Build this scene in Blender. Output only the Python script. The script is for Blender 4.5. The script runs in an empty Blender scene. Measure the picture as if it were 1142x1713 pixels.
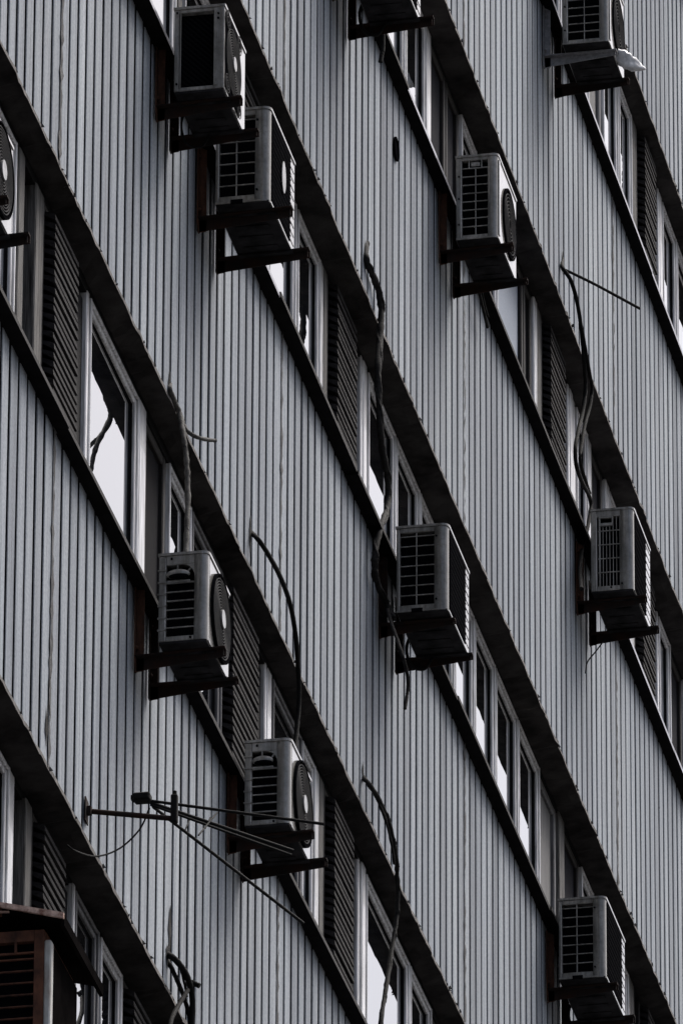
import bpy, math, random
from mathutils import Vector, Matrix
R = random.Random(11)
S = bpy.context.scene
COL = S.collection

# ------------------------------------------------------------------ materials
def mat(name, color, rough=.6, metal=0., spec=.5, coat=0., ior=1.5, coat_rough=.03):
    m = bpy.data.materials.new(name); m.use_nodes = True
    b = m.node_tree.nodes['Principled BSDF']
    b.inputs['Base Color'].default_value = (*color, 1)
    b.inputs['Roughness'].default_value = rough
    b.inputs['Metallic'].default_value = metal
    b.inputs['Specular IOR Level'].default_value = spec
    b.inputs['IOR'].default_value = ior
    b.inputs['Coat Weight'].default_value = coat
    b.inputs['Coat Roughness'].default_value = coat_rough
    return m
def nn(m, t, **kw):
    n = m.node_tree.nodes.new(t)
    for k, v in kw.items(): setattr(n, k, v)
    return n
def lk(m, a, b): m.node_tree.links.new(a, b)
def bs(m): return m.node_tree.nodes['Principled BSDF']
def ramp(m, src, stops):
    r = nn(m, 'ShaderNodeValToRGB'); e = r.color_ramp.elements
    while len(e) < len(stops): e.new(.5)
    for i, (p, c) in enumerate(stops):
        e[i].position = p; e[i].color = (*c, 1) if len(c) == 3 else c
    lk(m, src, r.inputs['Fac']); return r.outputs['Color']
def noise(m, scale=(1, 1, 1), s=1., detail=4., rough=.55, coord='Object'):
    tc = nn(m, 'ShaderNodeTexCoord'); mp = nn(m, 'ShaderNodeMapping')
    mp.inputs['Scale'].default_value = scale
    lk(m, tc.outputs[coord], mp.inputs['Vector'])
    n = nn(m, 'ShaderNodeTexNoise'); n.inputs['Scale'].default_value = s
    n.inputs['Detail'].default_value = detail; n.inputs['Roughness'].default_value = rough
    lk(m, mp.outputs['Vector'], n.inputs['Vector']); return n.outputs['Fac']
def mul(m, a, b, fac=1., blend='MULTIPLY'):
    x = nn(m, 'ShaderNodeMix', data_type='RGBA', blend_type=blend)
    x.inputs['Factor'].default_value = fac
    for v, i in ((a, 6), (b, 7)):
        if isinstance(v, tuple): x.inputs[i].default_value = (*v, 1)
        else: lk(m, v, x.inputs[i])
    return x.outputs[2]
def bump(m, src, strength=.3, dist=.01):
    b = nn(m, 'ShaderNodeBump'); b.inputs['Strength'].default_value = strength
    b.inputs['Distance'].default_value = dist
    lk(m, src, b.inputs['Height']); lk(m, b.outputs['Normal'], bs(m).inputs['Normal'])

PITCH = 5.1 / 29
def make_board():
    m = mat('board_paint', (.2, .2, .21), .75, spec=.25)
    tc = nn(m, 'ShaderNodeTexCoord'); sp = nn(m, 'ShaderNodeSeparateXYZ')
    lk(m, tc.outputs['Object'], sp.inputs[0])
    d = nn(m, 'ShaderNodeMath', operation='DIVIDE'); lk(m, sp.outputs['Y'], d.inputs[0]); d.inputs[1].default_value = PITCH
    f = nn(m, 'ShaderNodeMath', operation='FLOOR'); lk(m, d.outputs[0], f.inputs[0])
    oi = nn(m, 'ShaderNodeObjectInfo')
    ad = nn(m, 'ShaderNodeMath', operation='ADD'); lk(m, f.outputs[0], ad.inputs[0])
    r7 = nn(m, 'ShaderNodeMath', operation='MULTIPLY'); lk(m, oi.outputs['Random'], r7.inputs[0]); r7.inputs[1].default_value = 97.3
    lk(m, r7.outputs[0], ad.inputs[1])
    wn = nn(m, 'ShaderNodeTexWhiteNoise', noise_dimensions='1D'); lk(m, ad.outputs[0], wn.inputs['W'])
    tone = ramp(m, wn.outputs['Value'], [(0, (.76, .76, .77)), (.5, (.98, .98, .98)), (1, (1.13, 1.13, 1.12))])
    streak = ramp(m, noise(m, (1, 26, .55), 1.6, 6, .62), [(.30, (.58, .58, .60)), (.5, (1, 1, 1)), (.72, (1.12, 1.12, 1.11))])
    grit = ramp(m, noise(m, (1, .6, .8), 75, 3, .75), [(.3, (.66, .66, .67)), (.65, (1.13, 1.13, 1.13))])
    big = ramp(m, noise(m, (1, .5, .35), 1.1, 3), [(.3, (.86, .87, .9)), (.7, (1.06, 1.05, 1.04))])
    drip = ramp(m, noise(m, (1, 22, 1.1), 2.3, 5, .7), [(.63, (1, 1, 1)), (.74, (.45, .43, .42))])
    stain = ramp(m, noise(m, (1, 4.5, .22), 1.5, 5, .65), [(.32, (.62, .63, .65)), (.5, (1, 1, 1)), (.70, (1.10, 1.10, 1.09))]); rust = ramp(m, noise(m, (1, 30, .8), 1.1, 3, .6), [(.70, (1, 1, 1)), (.78, (.72, .60, .52))])
    speck = ramp(m, noise(m, (1, 8, 2.4), 4.2, 2, .5), [(.76, (1, 1, 1)), (.79, (.2, .18, .17))])
    c = mul(m, (.302, .332, .364), tone); c = mul(m, c, streak, 1.); c = mul(m, c, grit, .8); c = mul(m, c, big); c = mul(m, c, drip, .9); c = mul(m, c, stain, 1.); c = mul(m, c, rust, .8); c = mul(m, c, ramp(m, oi.outputs['Random'], [(0, (.92, .92, .93)), (1, (1.05, 1.05, 1.05))])); c = mul(m, c, speck, .8)
    lk(m, c, bs(m).inputs['Base Color'])
    bump(m, noise(m, (1, 14, 1), 9, 5, .6), .25, .004)
    return m
M = {}
M['board'] = make_board()
M['groove'] = mat('groove_bitumen', (.006, .006, .007), .9, spec=.1)
def dirty(name, c1, c2, rough, s=6., scale=(1, 1, 1), spec=.3, b=.2, **kw):
    m = mat(name, c1, rough, spec=spec, **kw)
    f = noise(m, scale, s, 6, .62)
    lk(m, ramp(m, f, [(.32, c2), (.62, c1)]), bs(m).inputs['Base Color'])
    bump(m, noise(m, scale, s * 4, 5, .6), b, .004)
    return m
M['sealant'] = dirty('joint_sealant', (.13, .13, .135), (.008, .008, .008), .9, 6, (1, 26, 2.0), b=.8)
M['sealant2'] = dirty('torn_hole', (.05, .048, .047), (.006, .006, .006), .95, 14, (1, 6, 2), b=.8, spec=.1)
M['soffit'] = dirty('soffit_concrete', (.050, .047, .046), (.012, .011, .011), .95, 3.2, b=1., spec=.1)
M['crumb'] = dirty('broken_mortar', (.15, .14, .135), (.03, .028, .026), .95, 14, b=.8)
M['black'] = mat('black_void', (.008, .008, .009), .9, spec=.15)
M['sill'] = dirty('sill_steel', (.010, .0095, .010), (.005, .0045, .0045), .8, 5, (1, 3, 8), spec=.04)
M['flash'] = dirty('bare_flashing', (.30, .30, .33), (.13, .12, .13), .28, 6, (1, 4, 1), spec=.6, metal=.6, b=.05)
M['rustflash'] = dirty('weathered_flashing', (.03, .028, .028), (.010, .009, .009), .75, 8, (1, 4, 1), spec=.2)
M['white'] = dirty('frame_white', (.80, .80, .82), (.30, .295, .29), .35, 6, (9, 9, .6), b=.1, coat=.3)
M['grey'] = dirty('frame_grey', (.17, .17, .18), (.055, .053, .053), .5, 6, (7, 7, .6), b=.3)
M['wood'] = dirty('weathered_timber', (.16, .155, .15), (.022, .02, .019), .85, 7, (9, 9, .5), b=.9)
M['brown'] = dirty('dark_frame', (.020, .018, .0175), (.012, .010, .01), .7, 8, (4, 4, .6), b=.5)
M['louver'] = dirty('louver_slat', (.026, .0245, .0255), (.008, .0075, .008), .85, 9, (2, 1, 6), b=.5, spec=.12)
def make_glass():
    m = mat('window_glass', (.006, .007, .009), 0., spec=.5, ior=1.52, coat=1., coat_rough=0.)
    bs(m).inputs['Coat IOR'].default_value = 1.55
    bump(m, noise(m, (1, 1, .6), 1.3, 1), .02, .02)
    return m
M['glass'] = make_glass()
M['film'] = dirty('frosted_film', (.26, .30, .37), (.20, .235, .29), .55, 90, b=.1, spec=.3)
M['solid'] = dirty('pale_blind', (.17, .165, .165), (.10, .10, .10), .7, 4, (8, 12, .6), b=.3)
M['matte'] = dirty('grey_screen_cloth', (.024, .024, .029), (.016, .016, .020), .9, 40, b=.2, spec=.06)
def make_mesh():
    m = mat('insect_mesh', (.05, .05, .055), .9, spec=.04)
    tc = nn(m, 'ShaderNodeTexCoord'); mp = nn(m, 'ShaderNodeMapping'); mp.inputs['Rotation'].default_value = (.62, 0, 0)
    lk(m, tc.outputs['Object'], mp.inputs['Vector'])
    w = nn(m, 'ShaderNodeTexWave', wave_type='BANDS', bands_direction='Z'); w.inputs['Scale'].default_value = 17
    w.inputs['Distortion'].default_value = .6; w.inputs['Detail'].default_value = 1
    lk(m, mp.outputs['Vector'], w.inputs['Vector'])
    lk(m, ramp(m, w.outputs['Fac'], [(.2, (.006, .006, .0065)), (.8, (.024, .0235, .027))]), bs(m).inputs['Base Color'])
    return m
M['mesh'] = make_mesh()
M['ac'] = dirty('ac_paint', (.30, .292, .278), (.145, .14, .128), .36, 7, (1.8, 1.8, .8), spec=.5, b=.03, coat=1., coat_rough=.06)
M['acold'] = dirty('ac_paint_soiled', (.245, .238, .224), (.10, .096, .086), .4, 7, (1.8, 1.8, .7), spec=.5, b=.04, coat=.9, coat_rough=.08)
def soil(m, amt):
    b = bs(m); src = b.inputs['Base Color'].links[0].from_socket
    c = mul(m, src, ramp(m, noise(m, (26, 26, 1.2), 1.6, 5, .65), [(.36, (.52, .50, .46)), (.56, (1, 1, 1)), (.75, (1.12, 1.12, 1.12))]), amt)
    c = mul(m, c, ramp(m, noise(m, (1, 1, 1), 38, 3, .7), [(.34, (.7, .68, .64)), (.55, (1, 1, 1))]), amt)
    lk(m, c, b.inputs['Base Color'])
soil(M['ac'], .8); soil(M['acold'], 1.)
M['acpan'] = dirty('ac_base_pan', (.034, .033, .035), (.007, .007, .007), .9, 7, b=.4, spec=.05)
M['dark'] = mat('dark_interior', (.004, .004, .005), .9, spec=0)
def make_coil():
    m = mat('coil_fins', (.01, .01, .012), .9, spec=0)
    tc = nn(m, 'ShaderNodeTexCoord')
    w = nn(m, 'ShaderNodeTexWave', wave_type='BANDS', bands_direction='DIAGONAL'); w.inputs['Scale'].default_value = 22
    lk(m, tc.outputs['Object'], w.inputs['Vector'])
    lk(m, ramp(m, w.outputs['Fac'], [(.3, (.002, .002, .003)), (.8, (.006, .006, .007))]), bs(m).inputs['Base Color'])
    return m
M['coil'] = make_coil()
M['slat'] = mat('front_grille_black', (.006, .006, .007), .9, spec=0)
M['slatline'] = mat('front_grille_slat', (.03, .03, .033), .8, spec=.1)
M['ring'] = mat('wire_grille', (.032, .032, .034), .8, spec=.1)
M['badge'] = dirty('badge_silver', (.34, .34, .34), (.14, .14, .13), .3, 30, metal=.4)
M['steel'] = dirty('bracket_steel', (.016, .0145, .014), (.034, .016, .011), .85, 9, (1, 1, 1), b=.5, spec=.12)
M['rust'] = dirty('bracket_rust', (.105, .050, .033), (.018, .013, .011), .9, 10, (2, 2, 1), b=.7, spec=.15)
M['galv'] = dirty('bracket_galvanised', (.30, .30, .31), (.17, .17, .18), .5, 40, metal=.2, b=.2)
M['rustbox'] = dirty('rusted_casing', (.15, .062, .038), (.03, .017, .013), .9, 6, (2, 2, 1), b=.8)
M['palebox'] = dirty('chipped_paint', (.50, .51, .50), (.20, .15, .12), .75, 5, (2, 2, .8), b=.4)
M['canopy'] = dirty('canopy_sheet', (.009, .008, .008), (.005, .0045, .0045), .95, 5, spec=.0)
M['canopyedge'] = dirty('canopy_rust', (.75, .55, .46), (.16, .06, .04), .9, 22, b=.8)
M['cable'] = dirty('cable_black', (.006, .006, .006), (.012, .012, .012), .8, 30, b=.8, spec=.12)
M['wrap'] = dirty('cable_wrap', (.022, .021, .021), (.006, .006, .006), .8, 30, (1, 1, 2), b=1, spec=.15)
M['palecable'] = dirty('cable_pale', (.10, .097, .09), (.018, .016, .015), .8, 24, b=1)
M['alu'] = mat('antenna_metal', (.009, .009, .009), .8, spec=.12)
M['bag'] = dirty('plastic_bag', (.8, .8, .81), (.42, .42, .43), .5, 16, b=.6)
M['asphalt'] = dirty('asphalt', (.05, .05, .052), (.035, .035, .036), .95, 2)
M['render'] = dirty('wall_render', (.17, .17, .175), (.12, .12, .12), .9, .6)

# ------------------------------------------------------------------ mesh helpers
class MB:
    def __init__(s): s.v = []; s.f = []; s.mi = []; s.sm = []
    def add(s, vs, fs, mi=0, smooth=False):
        o = len(s.v); s.v += [tuple(v) for v in vs]
        for f in fs: s.f.append([i + o for i in f]); s.mi.append(mi); s.sm.append(smooth)
    def box(s, a, b, mi=0, ch=0.):
        x0, y0, z0 = a; x1, y1, z1 = b
        if ch <= 0:
            s.add([(x0,y0,z0),(x1,y0,z0),(x1,y1,z0),(x0,y1,z0),(x0,y0,z1),(x1,y0,z1),(x1,y1,z1),(x0,y1,z1)],
                  [(0,3,2,1),(4,5,6,7),(0,1,5,4),(1,2,6,5),(2,3,7,6),(3,0,4,7)], mi)
            return
        c = ch; vs = []; fs = []          # chamfered box: 24 vertices
        for sx in (0, 1):
            for sy in (0, 1):
                for sz in (0, 1):
                    X = (x0, x1)[sx]; Y = (y0, y1)[sy]; Z = (z0, z1)[sz]
                    dx, dy, dz = (c, -c)[sx], (c, -c)[sy], (c, -c)[sz]
                    vs += [(X, Y + dy, Z + dz), (X + dx, Y, Z + dz), (X + dx, Y + dy, Z)]
        I = lambda sx, sy, sz, k: (sx * 4 + sy * 2 + sz) * 3 + k
        for q in (0, 1):
            fs.append([I(q,0,0,0), I(q,1,0,0), I(q,1,1,0), I(q,0,1,0)][::1 if q else -1])
            fs.append([I(0,q,0,1), I(1,q,0,1), I(1,q,1,1), I(0,q,1,1)][::-1 if q else 1])
            fs.append([I(0,0,q,2), I(1,0,q,2), I(1,1,q,2), I(0,1,q,2)][::1 if q else -1])
        for p in (0, 1):
            for q in (0, 1):
                fs.append([I(p,q,0,0), I(p,q,1,0), I(p,q,1,1), I(p,q,0,1)])
                fs.append([I(p,0,q,0), I(p,1,q,0), I(p,1,q,2), I(p,0,q,2)])
                fs.append([I(0,p,q,1), I(1,p,q,1), I(1,p,q,2), I(0,p,q,2)])
        for sx in (0,1):
            for sy in (0,1):
                for sz in (0,1): fs.append([I(sx,sy,sz,0), I(sx,sy,sz,1), I(sx,sy,sz,2)])
        s.add(vs, fs, mi)
    def prism(s, pts, axis, t0, t1, mi=0, smooth=False):
        # pts: 2-D outline. axis 'z': (x,y) swept in z; 'y': (x,z) swept in y; 'x': (y,z) swept in x
        def P(p, t): return {'z': (p[0], p[1], t), 'y': (p[0], t, p[1]), 'x': (t, p[0], p[1])}[axis]
        n = len(pts)
        s.add([P(p, t0) for p in pts] + [P(p, t1) for p in pts],
              [[i, (i + 1) % n, n + (i + 1) % n, n + i] for i in range(n)], mi, smooth)
        s.add([P(p, t0) for p in pts] + [P(p, t1) for p in pts], [list(range(n))[::-1], list(range(n, 2 * n))], mi)
    def tube(s, pts, r, n=8, mi=0, cap=True, wob=0., rng=None):
        pts = [Vector(p) for p in pts]; rings = []
        up = Vector((.13, .21, .97)).normalized()
        for i, p in enumerate(pts):
            t = (pts[min(i + 1, len(pts) - 1)] - pts[max(i - 1, 0)]).normalized()
            a = t.cross(up)
            if a.length < 1e-3: a = t.cross(Vector((1, 0, 0)))
            a.normalize(); b = t.cross(a)
            rr = r if not callable(r) else r(i / max(1, len(pts) - 1))
            if wob: rr *= 1 + rng.uniform(-wob, wob)
            rings.append([p + rr * (math.cos(2 * math.pi * k / n) * a + math.sin(2 * math.pi * k / n) * b) for k in range(n)])
        vs = [v for q in rings for v in q]
        fs = [[i * n + k, i * n + (k + 1) % n, (i + 1) * n + (k + 1) % n, (i + 1) * n + k] for i in range(len(pts) - 1) for k in range(n)]
        s.add(vs, fs, mi, True)
        if cap: s.add(rings[0] + rings[-1], [list(range(n))[::-1], list(range(n, 2 * n))], mi)
    def ring(s, c, r0, r1, x, th, n=40, mi=0):
        # flat annulus in the y-z plane, x .. x+th
        vs = []; fs = []
        for k in range(n):
            a = 2 * math.pi * k / n; cc, ss = math.cos(a), math.sin(a)
            for rr in (r0, r1):
                for xx in (x, x + th): vs.append((xx, c[0] + rr * cc, c[1] + rr * ss))
        for k in range(n):
            a = k * 4; b = ((k + 1) % n) * 4
            fs += [[a+1, a+3, b+3, b+1], [a+2, b+2, b+3, a+3], [a, a+1, b+1, b], [a, b, b+2, a+2]]
        s.add(vs, fs, mi)
    def disc(s, c, r, x, th, n=40, mi=0):
        pts = [(c[0] + r * math.cos(2*math.pi*k/n), c[1] + r * math.sin(2*math.pi*k/n)) for k in range(n)]
        s.prism(pts, 'x', x, x + th, mi)
    def ellipsoid(s, c, rad, mi=0, nu=16, nv=9):
        vs = []; fs = []
        for j in range(nv + 1):
            t = math.pi * j / nv
            for i in range(nu):
                a = 2 * math.pi * i / nu
                vs.append((c[0] + rad[0]*math.sin(t)*math.cos(a), c[1] + rad[1]*math.sin(t)*math.sin(a), c[2] + rad[2]*math.cos(t)))
        for j in range(nv):
            for i in range(nu): fs.append([j*nu+i, (j+1)*nu+i, (j+1)*nu+(i+1)%nu, j*nu+(i+1)%nu])
        s.add(vs, fs, mi, True)
    def build(s, name, mats, parent=None, loc=None):
        me = bpy.data.meshes.new(name); me.from_pydata(s.v, [], s.f)
        for m in (mats if isinstance(mats, (list, tuple)) else [mats]): me.materials.append(m)
        me.polygons.foreach_set('material_index', s.mi); me.polygons.foreach_set('use_smooth', s.sm); me.update()
        o = bpy.data.objects.new(name, me); COL.objects.link(o)
        if parent: o.parent = parent
        if loc: o.location = loc
        return o
def thing(name, label, cat, loc=(0, 0, 0), group=None):
    o = bpy.data.objects.new(name, None); COL.objects.link(o); o.location = loc; o.empty_display_size = .2
    o['label'] = label; o['category'] = cat
    if group: o['group'] = group
    return o
def tag(o, label, cat, group=None):
    o['label'] = label; o['category'] = cat
    if group: o['group'] = group
    return o
def spline(pts, n=6):
    P = [Vector(p) for p in pts]; P = [2*P[0]-P[1]] + P + [2*P[-1]-P[-2]]; out = []
    for i in range(1, len(P) - 2):
        for k in range(n):
            t = k / n; a, b, c, d = P[i-1], P[i], P[i+1], P[i+2]
            out.append(.5*((2*b) + (c-a)*t + (2*a-5*b+4*c-d)*t*t + (-a+3*b-3*c+d)*t**3))
    out.append(P[-2]); return out

# ------------------------------------------------------------------ ground and building
g = MB(); g.add([(-600,-600,-24.6),(600,-600,-24.6),(600,600,-24.6),(-600,600,-24.6)], [(0,1,2,3)])
o = g.build('ground', M['asphalt']); o['kind'] = 'structure'

SOF = [-7.412, -4.412, -1.412, 1.588, 4.588, 7.588, 10.588]   # underside of the cladding above each window band
SEAM = [-6.69 + 5.1 * k for k in range(-2, 5)]
SILLH = 1.31
bld = thing('apartment_block', 'tall grey apartment block clad in vertical boards with dark window bands between', 'building', (0, -47, -24.6))
BM = bld.matrix_basis.inverted() if False else Matrix.Translation((0, 47, 24.6))
def part(mb, name, mats, parent=None):
    if parent is None:
        return mb.build(name, mats, bld, (0, 47, 24.6))
    return mb.build(name, mats, parent)

# core of the building behind the facade, lower and upper storeys
c = MB(); c.box((-14, -27, -24.55), (-.25, 34, 14.6)); part(c, 'wall_core', M['black'])
c = MB()
c.box((-.19, -27, -24.5), (0, 34, -8.9)); c.box((-.19, -27, 12.4), (0, 34, 14.4))
c.box((-.19, -27, -8.89), (0, SEAM[0], 12.39)); c.box((-.19, SEAM[-1], -8.89), (0, 34, 12.39))
part(c, 'plain_wall', M['render'])
c = MB(); c.box((-14.2, -27.2, 14.62), (.25, 34.2, 14.8)); part(c, 'roof', M['soffit'])

# cladding panels: boards with black joints, one panel per bay and storey
def panel(y0, y1, z0, z1, rng):
    b = MB(); n = 29; p = (y1 - y0) / n; top = z1
    b.add([(-.030, y0, z0), (-.030, y1, z0), (-.030, y1, top), (-.030, y0, top)], [(0, 1, 2, 3)], 1)
    for k in range(n):
        gw = .045 if 0 < k else .016
        a = y0 + k * p + gw / 2 + rng.uniform(-.0015, .0015); e = y0 + (k + 1) * p - (.045 if k < n - 1 else .016) / 2 + rng.uniform(-.0015, .0015)
        x = rng.uniform(-.0005, .0005); zz = z0 + rng.uniform(-.002, .006); lean = rng.uniform(-.0015, .0015); t = rng.uniform(-.0008, .0008)
        c = .004
        prof = [(-.03, a, 1), (x - c, a, 1), (x + t, a + c, 0), (x - t, e - c, 0), (x - c, e, 1), (-.03, e, 1)]
        vs = [(q[0], q[1], zz) for q in prof] + [(q[0], q[1] + lean, top) for q in prof]
        b.add(vs, [(0, 1, 7, 6)], 1)
        b.add(vs, [(1, 2, 8, 7), (2, 3, 9, 8)], 0)
        b.add(vs, [(3, 4, 10, 9), (4, 5, 11, 10)], 1)
        b.add(vs, [(0, 5, 4, 3, 2, 1)], 0)
    return b
for fl, zs in enumerate(SOF):
    z0 = zs; z1 = zs + 3.0 - SILLH - .028
    if fl == len(SOF) - 1: z1 = 12.39
    for k in range(len(SEAM) - 1):
        part(panel(SEAM[k] + .006, SEAM[k + 1] - .006, z0, z1, R), 'cladding_panel', [M['board'], M['groove']])
        # joint between two panels, filled with cracked sealant
        if k:
            s = MB(); y = SEAM[k]; n = 46; vs = []
            for i in range(n + 1):
                z = z0 + (z1 - z0) * i / n; w = .010 + .006 * R.random() + (.022 * R.random() if R.random() < (.3 if k == 2 else .08) else 0)
                off = R.uniform(-.003, .003)
                vs += [(.0035 + R.uniform(0, .004), y - w + off, z), (.0035 + R.uniform(0, .006), y + w + off, z)]
            s.add(vs, [(2*i, 2*i+1, 2*i+3, 2*i+2) for i in range(n)])
            part(s, 'joint_sealant', M['sealant'])

# soffit over each window band: rough concrete with a broken outer lip, black rail behind
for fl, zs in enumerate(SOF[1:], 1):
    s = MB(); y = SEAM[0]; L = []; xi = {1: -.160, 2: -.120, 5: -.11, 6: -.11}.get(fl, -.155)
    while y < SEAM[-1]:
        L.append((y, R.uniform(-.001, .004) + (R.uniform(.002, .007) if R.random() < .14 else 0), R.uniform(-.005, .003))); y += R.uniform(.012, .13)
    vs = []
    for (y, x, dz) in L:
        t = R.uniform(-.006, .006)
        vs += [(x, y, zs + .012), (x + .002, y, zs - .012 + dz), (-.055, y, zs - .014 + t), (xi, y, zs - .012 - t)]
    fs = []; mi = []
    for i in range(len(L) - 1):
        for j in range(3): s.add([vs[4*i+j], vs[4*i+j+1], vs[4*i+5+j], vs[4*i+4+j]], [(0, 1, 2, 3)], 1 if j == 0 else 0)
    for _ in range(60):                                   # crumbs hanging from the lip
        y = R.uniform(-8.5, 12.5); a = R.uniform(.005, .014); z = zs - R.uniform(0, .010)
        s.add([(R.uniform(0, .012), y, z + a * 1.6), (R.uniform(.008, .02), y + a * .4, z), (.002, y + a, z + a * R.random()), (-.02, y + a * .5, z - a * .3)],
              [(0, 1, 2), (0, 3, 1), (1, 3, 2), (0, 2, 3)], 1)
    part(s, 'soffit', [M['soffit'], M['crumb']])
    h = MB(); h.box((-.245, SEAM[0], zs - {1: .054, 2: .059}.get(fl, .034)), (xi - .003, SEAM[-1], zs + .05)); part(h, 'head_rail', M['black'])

# sills: one pressed strip per bay with a thin outer lip
for fl, zs in enumerate(SOF[1:], 1):
    zt = zs - SILLH
    y = SEAM[0]
    cuts = [SEAM[0]]
    while cuts[-1] < SEAM[-1] - 3: cuts.append(cuts[-1] + R.uniform(1.7, 3.1))
    cuts.append(SEAM[-1])
    for a, b_ in zip(cuts, cuts[1:]):
        s = MB(); o1 = R.uniform(-.006, .008); o2 = R.uniform(-.006, .008); d1 = R.uniform(-.010, .006); d2 = R.uniform(-.010, .006); t = .028
        xs = (-.20, .072)
        vs = [(xs[0], a, zt - t), (xs[1]+o1, a, zt - t + d1), (xs[1]+o1, a, zt + d1 - .004), (xs[0], a, zt + .012),
              (xs[0], b_, zt - t), (xs[1]+o2, b_, zt - t + d2), (xs[1]+o2, b_, zt + d2 - .004), (xs[0], b_, zt + .012)]
        s.add(vs, [(0,4,5,1), (0,1,2,3), (4,7,6,5)], 0); s.add(vs, [(1,5,6,2), (2,6,7,3)], 1)
        mid = .5 * (a + b_)
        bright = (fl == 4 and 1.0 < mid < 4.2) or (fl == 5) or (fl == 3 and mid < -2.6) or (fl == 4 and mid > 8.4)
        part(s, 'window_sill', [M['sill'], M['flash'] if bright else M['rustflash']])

# ------------------------------------------------------------------ windows
HEAD = {1: .05, 2: .055, 3: .03, 4: .03, 5: .03, 6: .03}
DEPTH = {1: .172, 2: .145, 3: .178, 4: .172, 5: .135, 6: .135}      # how far the glass of each storey is set back
def frame_rect(b, ya, yb, za, zb, w, x0, x1, mi=0, ch=.006):
    b.box((x0, ya, za), (x1, ya + w, zb), mi, ch); b.box((x0, yb - w, za), (x1, yb, zb), mi, ch)
    b.box((x0, ya + w, zb - w), (x1 - .002, yb - w, zb), mi, ch); b.box((x0, ya + w, za), (x1 - .002, yb - w, za + w), mi, ch)
def window(kind, y0, y1, zs, fmat, XG, head):
    dx = XG + .127
    za, zb = zs - SILLH + .014, zs - head
    yy = (y0 + .004, y1 - .004)
    if kind == 'P':
        b = MB(); x = dx - .098 + R.uniform(-.006, .006); b.box((dx - .185, y0, za), (x, y1, zb + .01), 0, .006); part(b, 'mullion', M[fmat]); return
    if kind == 'L':
        b = MB(); frame_rect(b, y0, y1, za, zb, .03, dx - .185, dx - .10); f = part(b, 'louvre_shutter', M['brown'])
        sl = MB(); z = za + .05; n = 0
        while z < zb - .03:
            j = R.uniform(-.004, .004); k = R.uniform(-.004, .004)
            q = [(-.150, z + .034 + j), (-.142, z + .040 + j), (-.066, z + .018 + k), (-.057 + j*.8, z + .012 + k), (-.055 + j*.8, z - .014 + k), (-.061, z - .017 + k)]
            q = [(a_ + dx + .006, b_) for a_, b_ in q]
            sl.prism(q, 'y', y0 + .034 + R.uniform(-.003, .004), y1 - .034 + R.uniform(-.004, .003))
            z += .0467; n += 1
        sl.build('slats', M['louver'], f)
        k = MB(); k.box((dx - .19, y0 + .03, za + .03), (dx - .178, y1 - .03, zb - .03)); k.build('backing', M['black'], f)
        return
    if kind in 'MKSF':
        m = {'M': 'mesh', 'K': 'matte', 'S': 'solid', 'F': 'film'}[kind]
        fm = {'M': 'brown', 'K': 'brown', 'S': 'grey', 'F': 'brown'}[kind]
        b = MB(); frame_rect(b, yy[0], yy[1], za, zb, .05, dx - .185, dx - .112); f = part(b, 'screen_panel', M[fm])
        k = MB(); k.box((dx - .17, yy[0] + .05, za + .05), (dx - .135, yy[1] - .05, zb - .05)); k.build('sheet', M[m], f)
        return
    # glazed casement: outer frame, sash standing inside it, pane set deeper
    b = MB(); frame_rect(b, yy[0], yy[1], za, zb, .020, dx - .185, dx - .094, 0, .004); f = part(b, 'window', M[fmat])
    s = MB(); frame_rect(s, yy[0] + .026, yy[1] - .026, za + .026, zb - .026, .026, dx - .18, dx - .104, 0, .004)
    b = MB(); frame_rect(b, yy[0] + .052, yy[1] - .052, za + .052, zb - .052, .006, dx - .175, dx - .118, 0, .001); b.build('gasket', M['black'], f)
    s.build('sash', M[fmat], f)
    p = MB(); t = R.uniform(-.0012, .0012)
    a, e = yy[0] + .058, yy[1] - .058
    p.add([(XG - t, a, za + .058), (XG + t, e, za + .058), (XG + t, e, zb - .058), (XG - t, a, zb - .058)], [(0, 1, 2, 3)])
    p.build('pane', M['glass'], f)
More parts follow.
